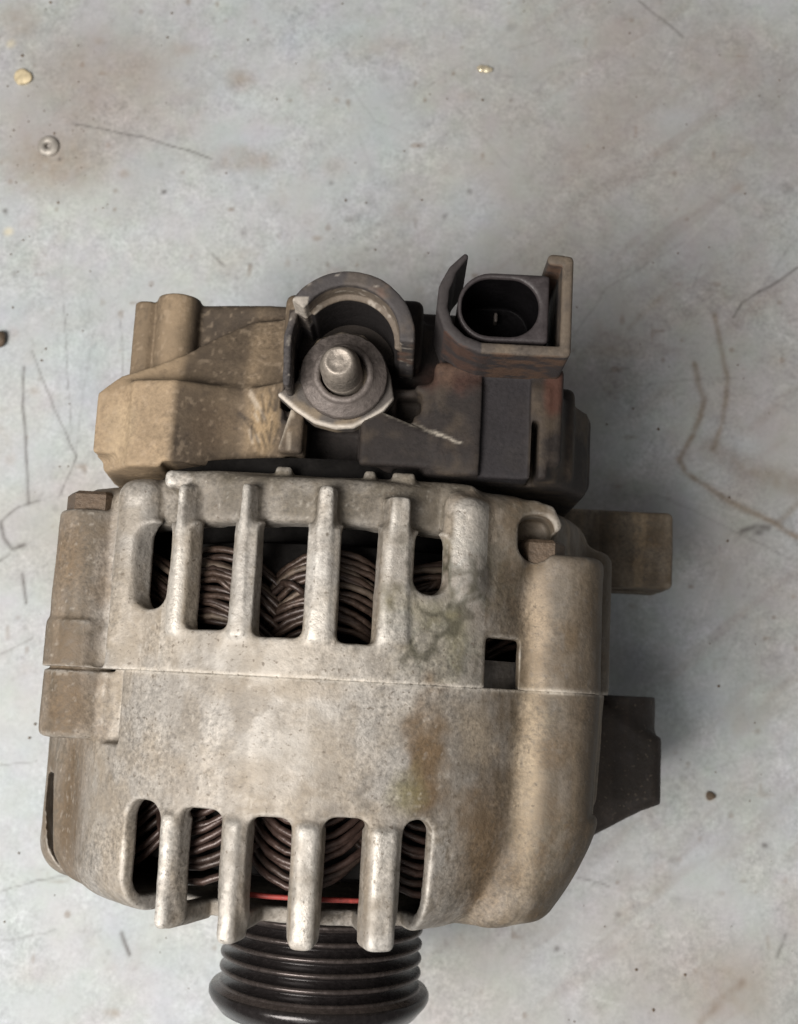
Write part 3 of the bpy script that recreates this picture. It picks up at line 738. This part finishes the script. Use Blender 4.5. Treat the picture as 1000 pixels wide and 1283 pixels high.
# --- terminal: platform, shield wall, nut and stud
g = Grid((-16, 52, 36), (22, 90, 72), 0.4)
cx, cy = 2.5, 71.5
ra = np.sqrt((g.X - cx) ** 2 + (g.Y - cy) ** 2); an = np.degrees(np.arctan2(g.Y - cy, g.X - cx)) % 360
ring = np.abs(ra - 12.1) - 1.8
arc = np.maximum(ring, np.maximum((-4 - an) * .22, (an - 152) * .22) * np.where(an > 300, -1e3, 1).clip(0, 1) + np.where(an > 300, (360 - an) * .22 - 1.2, -9) * 1.0)
arc = np.where(an > 300, np.maximum(ring, (360 - an) * .22 - .8), np.maximum(ring, (an - 150) * .22))
wall = ext(arc, g.Z, 38, 67.5, .6)
ledge = np.abs(ra - 10.6) - 1.0
ledge = ext(np.where(an > 300, np.maximum(ledge, (360 - an) * .22 - .8), np.maximum(ledge, (an - 142) * .22)), g.Z, 38, 61.5, .5)
wall = np.minimum(np.maximum(wall, -(ext(ra - 10.7, g.Z, 55, 80, .2))), ledge)       # rim above, ledge inside it
low = ext(pline(g.X, g.Y, [(-9.6, 78), (-10.6, 73), (-10.2, 63)]) - .8, g.Z, 38, 60, .4)
sh = np.minimum(wall, low)
V, F = surface(sh, g, 1); N = normals(V, F); V = V + N * (.2 * (vnoise(V, 2.5, 140, 2) - .5))[:, None]
x, y, z = V.T; n1 = vnoise(V, 5, 141, 3); n2 = vnoise(V, 1.4, 142, 2)
C = np.ones((len(V), 4)); C[:, :3] = np.array([.055, .050, .050])
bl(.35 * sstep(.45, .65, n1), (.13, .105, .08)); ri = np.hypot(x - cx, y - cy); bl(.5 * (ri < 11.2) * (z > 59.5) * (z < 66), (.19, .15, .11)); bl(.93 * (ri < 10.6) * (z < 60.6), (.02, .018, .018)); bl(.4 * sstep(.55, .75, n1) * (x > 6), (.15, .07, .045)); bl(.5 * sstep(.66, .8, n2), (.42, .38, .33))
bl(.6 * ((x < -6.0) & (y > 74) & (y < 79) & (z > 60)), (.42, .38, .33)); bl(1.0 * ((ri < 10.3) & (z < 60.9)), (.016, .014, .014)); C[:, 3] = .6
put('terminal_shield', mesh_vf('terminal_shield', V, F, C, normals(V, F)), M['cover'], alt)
# platform with its curved front lip
g = Grid((-16, 52, 40), (20, 82, 57), 0.4)
d = ext(poly(g.X, g.Y, [(-13.2, 62.6), (-9, 59.2), (-4.6, 56.6), (0, 55.6), (4, 56.0), (8.0, 58.4), (10.5, 60.2), (12.5, 63), (11.5, 68), (9.5, 73), (5, 77), (0, 77.5), (-5, 75.5), (-8, 71), (-9, 66)]), g.Z, 45.5, 50.5, .5)
V, F = surface(d, g, 1); N = normals(V, F); x, y, z = V.T; n1 = vnoise(V, 4, 151, 3)
C = np.ones((len(V), 4)); C[:, :3] = np.array([.085, .075, .068]); bl(.7 * sstep(.42, .62, n1), (.21, .165, .115))
edge = sstep(-1.1, -.3, -np.abs(poly(x, y, [(-13.2, 62.6), (-9, 59.2), (-4.6, 56.6), (0, 55.6), (4, 56.0), (8.0, 58.4), (10.5, 60.2), (40, 90), (-40, 90)])) - .0) * (z > 49.3)
bl(.75 * edge, (.55, .50, .44)); C[:, 3] = .6
put('terminal_plate', mesh_vf('terminal_plate', V, F, C, N), M['cover'], alt)
nut = put('terminal_nut', lathe_z('terminal_nut', [(5.1, 49.5), (9.4, 49.8), (9.5, 52.2), (9.2, 52.8), (6.9, 53.2), (6.6, 53.9), (6.2, 54.3), (5.4, 54.4), (5.1, 54.0), (5.0, 50)], 64, 1.3, 67.0, jitter=.05), M['zinc'], alt)
thread = [(4.4, 49), (4.4, 53.4)]
for k in range(8): thread += [(4.35, 53.6 + .62 * k), (3.95, 53.9 + .62 * k)]
put('terminal_stud', lathe_z('terminal_stud', thread + [(4.2, 58.8), (3.5, 60.4), (3.1, 61.1), (2.8, 61.3), (2.3, 61.3), (2.0, 61.0), (1.0, 61.1), (0, 61.1)], 48, 1.2, 66.8, tilt=(-.05, .08)), M['steel'], alt)

# --- connector socket in its hood
g = Grid((18, 66, 36), (51, 94, 70), 0.4)
hoodp = [(25.9, 89.6), (23.4, 86.6), (21.8, 82.4), (21.6, 78.3), (23.1, 74.3), (26.0, 71.6), (30.0, 70.2), (47.2, 70.2), (47.2, 89.6), (44.0, 89.8)]
th = 1.15 - .55 * np.clip((g.Y - 84) / 6, 0, 1) * (g.X < 30)
d = ext(pline(g.X, g.Y, hoodp) - th, g.Z, 42, 68, .5)
V, F = surface(d, g, 1); N = normals(V, F); x, y, z = V.T; n1 = vnoise(V, 4, 161, 3)
C = np.ones((len(V), 4)); C[:, :3] = np.array([.040, .035, .035]); bl(.6 * sstep(.4, .65, n1) * (x > 32), (.10, .075, .052)); bl(.7 * (z > 67.2) * (x > 30) * (.3 + n1), (.13, .105, .08)); bl(.45 * (N[:, 1] < -.6) * sstep(.35, .65, n1), (.11, .055, .035))
C[:, 3] = .5
hood = put('connector_hood', mesh_vf('connector_hood', V, F, C, N), M['cover'], alt)
st = np.minimum(rbox2(g.X - 34.2, g.Y - 79.8, 9.4, 7.4, 7.2), rbox2(g.X - 39.6, g.Y - 79.8, 4.2, 7.4, .8))
inn = rbox2(g.X - 33.7, g.Y - 79.8, 8.0, 6.2, 6.0)
d = ext(st, g.Z, 44, 65.5, .4)
d = smax(d, -ext(inn, g.Z, 46, 90, .2), .5)
V, F = surface(d, g, 1); N = normals(V, F)
V[:, 2] = V[:, 2]
sock = put('connector_socket', mesh_vf('connector_socket', V, F, None, N), M['plastic_rim'], hood)
sock.data.materials.append(M['plastic'])
fcz = V[F].mean(1); fl = np.where((fcz[:, 2] < 64.6) & (rbox2(fcz[:, 0] - 33.7, fcz[:, 1] - 79.8, 8.6, 6.8, 6.0) < 0), 1, 0).astype(np.int32)
sock.data.polygons.foreach_set('material_index', fl)
for px_, py_ in ((29.5, 77.0), (34.0, 77.0), (34.0, 83.0)):
    gg = Grid((px_ - 1.5, py_ - 1.8, 44), (px_ + 1.5, py_ + 1.8, 62), .3)
    v_, f_ = surface(box(gg, px_ - .4, px_ + .4, py_ - 1.1, py_ + 1.1, 45.5, 49.0, .25), gg, 0)
    put('pin', mesh_vf('pin', v_, f_), M['zinc'], hood)

# --- bolts
def hexhead(name, cx, cz, y0, y1, af, mat):
    V = []; F = []
    rc = af / math.sqrt(3)
    ring = [(rc * math.cos(math.pi / 3 * k), rc * math.sin(math.pi / 3 * k)) for k in range(6)]
    for s_, yy in ((1, y0), (1, y1 - .8), (.86, y1), (0.0, y1)):
        for a, b in ring: V.append((cx + a * s_, yy, cz + b * s_))
    for l in range(3):
        for k in range(6):
            j = (k + 1) % 6; F.append((l * 6 + k, l * 6 + j, (l + 1) * 6 + j, (l + 1) * 6 + k))
    me = mesh_vf(name, V, F, smooth=False)
    return put(name, me, mat, alt)
hexhead('through_bolt', -55.2, 31.5, 36.4, 41.2, 12, M['bolt'])
hexhead('through_bolt', 46.6, 38.6, 28.5, 34.6, 10, M['bolt'])

# --- pulley
prof = [(10, -53.0), (23.2, -53.0), (24.6, -53.6), (24.6, -54.6)]
for k in range(5):
    y0 = -54.4 - 3.35 * k
    prof += [(24.5, y0 + .05), (24.42, y0 - .25), (24.0, y0 - .5), (21.2, y0 - 1.5), (21.1, y0 - 1.75), (24.0, y0 - 2.7), (24.42, y0 - 2.95), (24.5, y0 - 3.2)]
prof += [(24.6, -71.2), (26.2, -71.8), (26.7, -72.6), (26.7, -73.6), (26.2, -74.6), (24.0, -77.2), (21.5, -78.0), (20.5, -77.4), (12, -77.0), (10, -77)]
pul = put('pulley', lathe_y('pulley', prof, 128, 1.2, 0), M['pulley'], alt)
pul.data.materials.append(M['crest_glint'])
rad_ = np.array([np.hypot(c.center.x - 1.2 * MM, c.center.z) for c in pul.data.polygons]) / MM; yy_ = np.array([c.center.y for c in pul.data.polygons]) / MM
pul.data.polygons.foreach_set('material_index', ((rad_ > 24.15) & (yy_ > -71.5)).astype(np.int32))  # groove crests get the painted glint
put('pulley_nut', lathe_y('pulley_nut', [(0.2, -83), (7, -83), (8, -82), (8, -76), (0.2, -76)], 6), M['bolt'], pul)
put('shaft', lathe_y('shaft', [(.2, -84), (8, -84), (8.5, -83.5), (8.5, 45)], 32), M['steel'], alt)

# ------------------------------------------------------------------ small things lying on the bench
def tag(o, label, cat, group=None):
    o['label'] = label; o['category'] = cat
    if group: o['group'] = group
    return o
o = put('washer', lathe_z('washer', [(1.0, .0), (0.9, 0.9), (1.5, 1.5), (2.6, 1.5), (3.3, 1.1), (3.6, .5), (3.5, 0.0)], 32, 0, 0, jitter=.04), M['washer'])
o.location = (-116.6 * MM, 177.6 * MM, -.1 * MM)
tag(o, 'small round grey washer lying flat at the upper left of the bench', 'washer')
def lump(name, x, y, sx, sy, sz, mat, seed, rz=0):
    import bmesh
    bm = bmesh.new(); bmesh.ops.create_icosphere(bm, subdivisions=3, radius=1)
    r = np.random.default_rng(seed); k = r.normal(0, 1, (6, 3))
    for v in bm.verts:
        f = 1 + .16 * sum(math.sin(2.2 * v.co.dot(kk)) for kk in k) / 2
        v.co = v.co * f; v.co.x *= sx * MM; v.co.y *= sy * MM; v.co.z *= sz * MM
        v.co.z = max(v.co.z, -sz * .6 * MM)
    me = bpy.data.meshes.new(name); bm.to_mesh(me); bm.free()
    for p in me.polygons: p.use_smooth = True
    o = put(name, me, mat); o.location = (x * MM, y * MM, sz * .5 * MM); o.rotation_euler.z = rz
    return o
tag(lump('metal_chip', 29.0, 205.1, 2.7, 1.25, .8, M['chip'], 3, R(-8)), 'tiny bright metal chip lying alone at the top of the bench', 'metal chip')
tag(lump('crumb', -125.9, 202.0, 3.0, 2.7, .8, M['crumb'], 4), 'pale ochre crumb above the grey washer', 'crumb')
tag(lump('rusty_nut', -129.4, 111.4, 2.4, 2.6, 2.0, M['bolt'], 5), 'small rusty brown metal scrap at the left edge of the bench', 'metal scrap')
tag(lump('dirt_clod', 95.3, -33.2, 1.4, 1.2, .7, M['dirt'], 6), 'small brown clod of dirt below the dark lower lug', 'dirt')
# loose grit, too fine to count
V = []; F = []
def grain(x, y, s):
    b = len(V); r = random.random
    for a in range(5):
        V.append((x + s * math.cos(a * 1.257) * (.6 + .6 * r()), y + s * math.sin(a * 1.257) * (.6 + .6 * r()), -.3))
    V.append((x, y, s * .7))
    for a in range(5): F.append((b + a, b + (a + 1) % 5, b + 5))
for i in range(420):
    if i < 60: x, y = random.gauss(-120, 10), random.gauss(185, 16)
    else: x, y = random.uniform(-140, 140), random.uniform(-110, 240)
    grain(x, y, random.choice((.12, .16, .2, .25, .3, .38, .5)) * random.uniform(.7, 1.2))
gr = put('grit', mesh_vf('grit', V, F), M['dirt'])
gr['kind'] = 'stuff'; gr['label'] = 'fine dark grit scattered over the bench paint'; gr['category'] = 'grit'
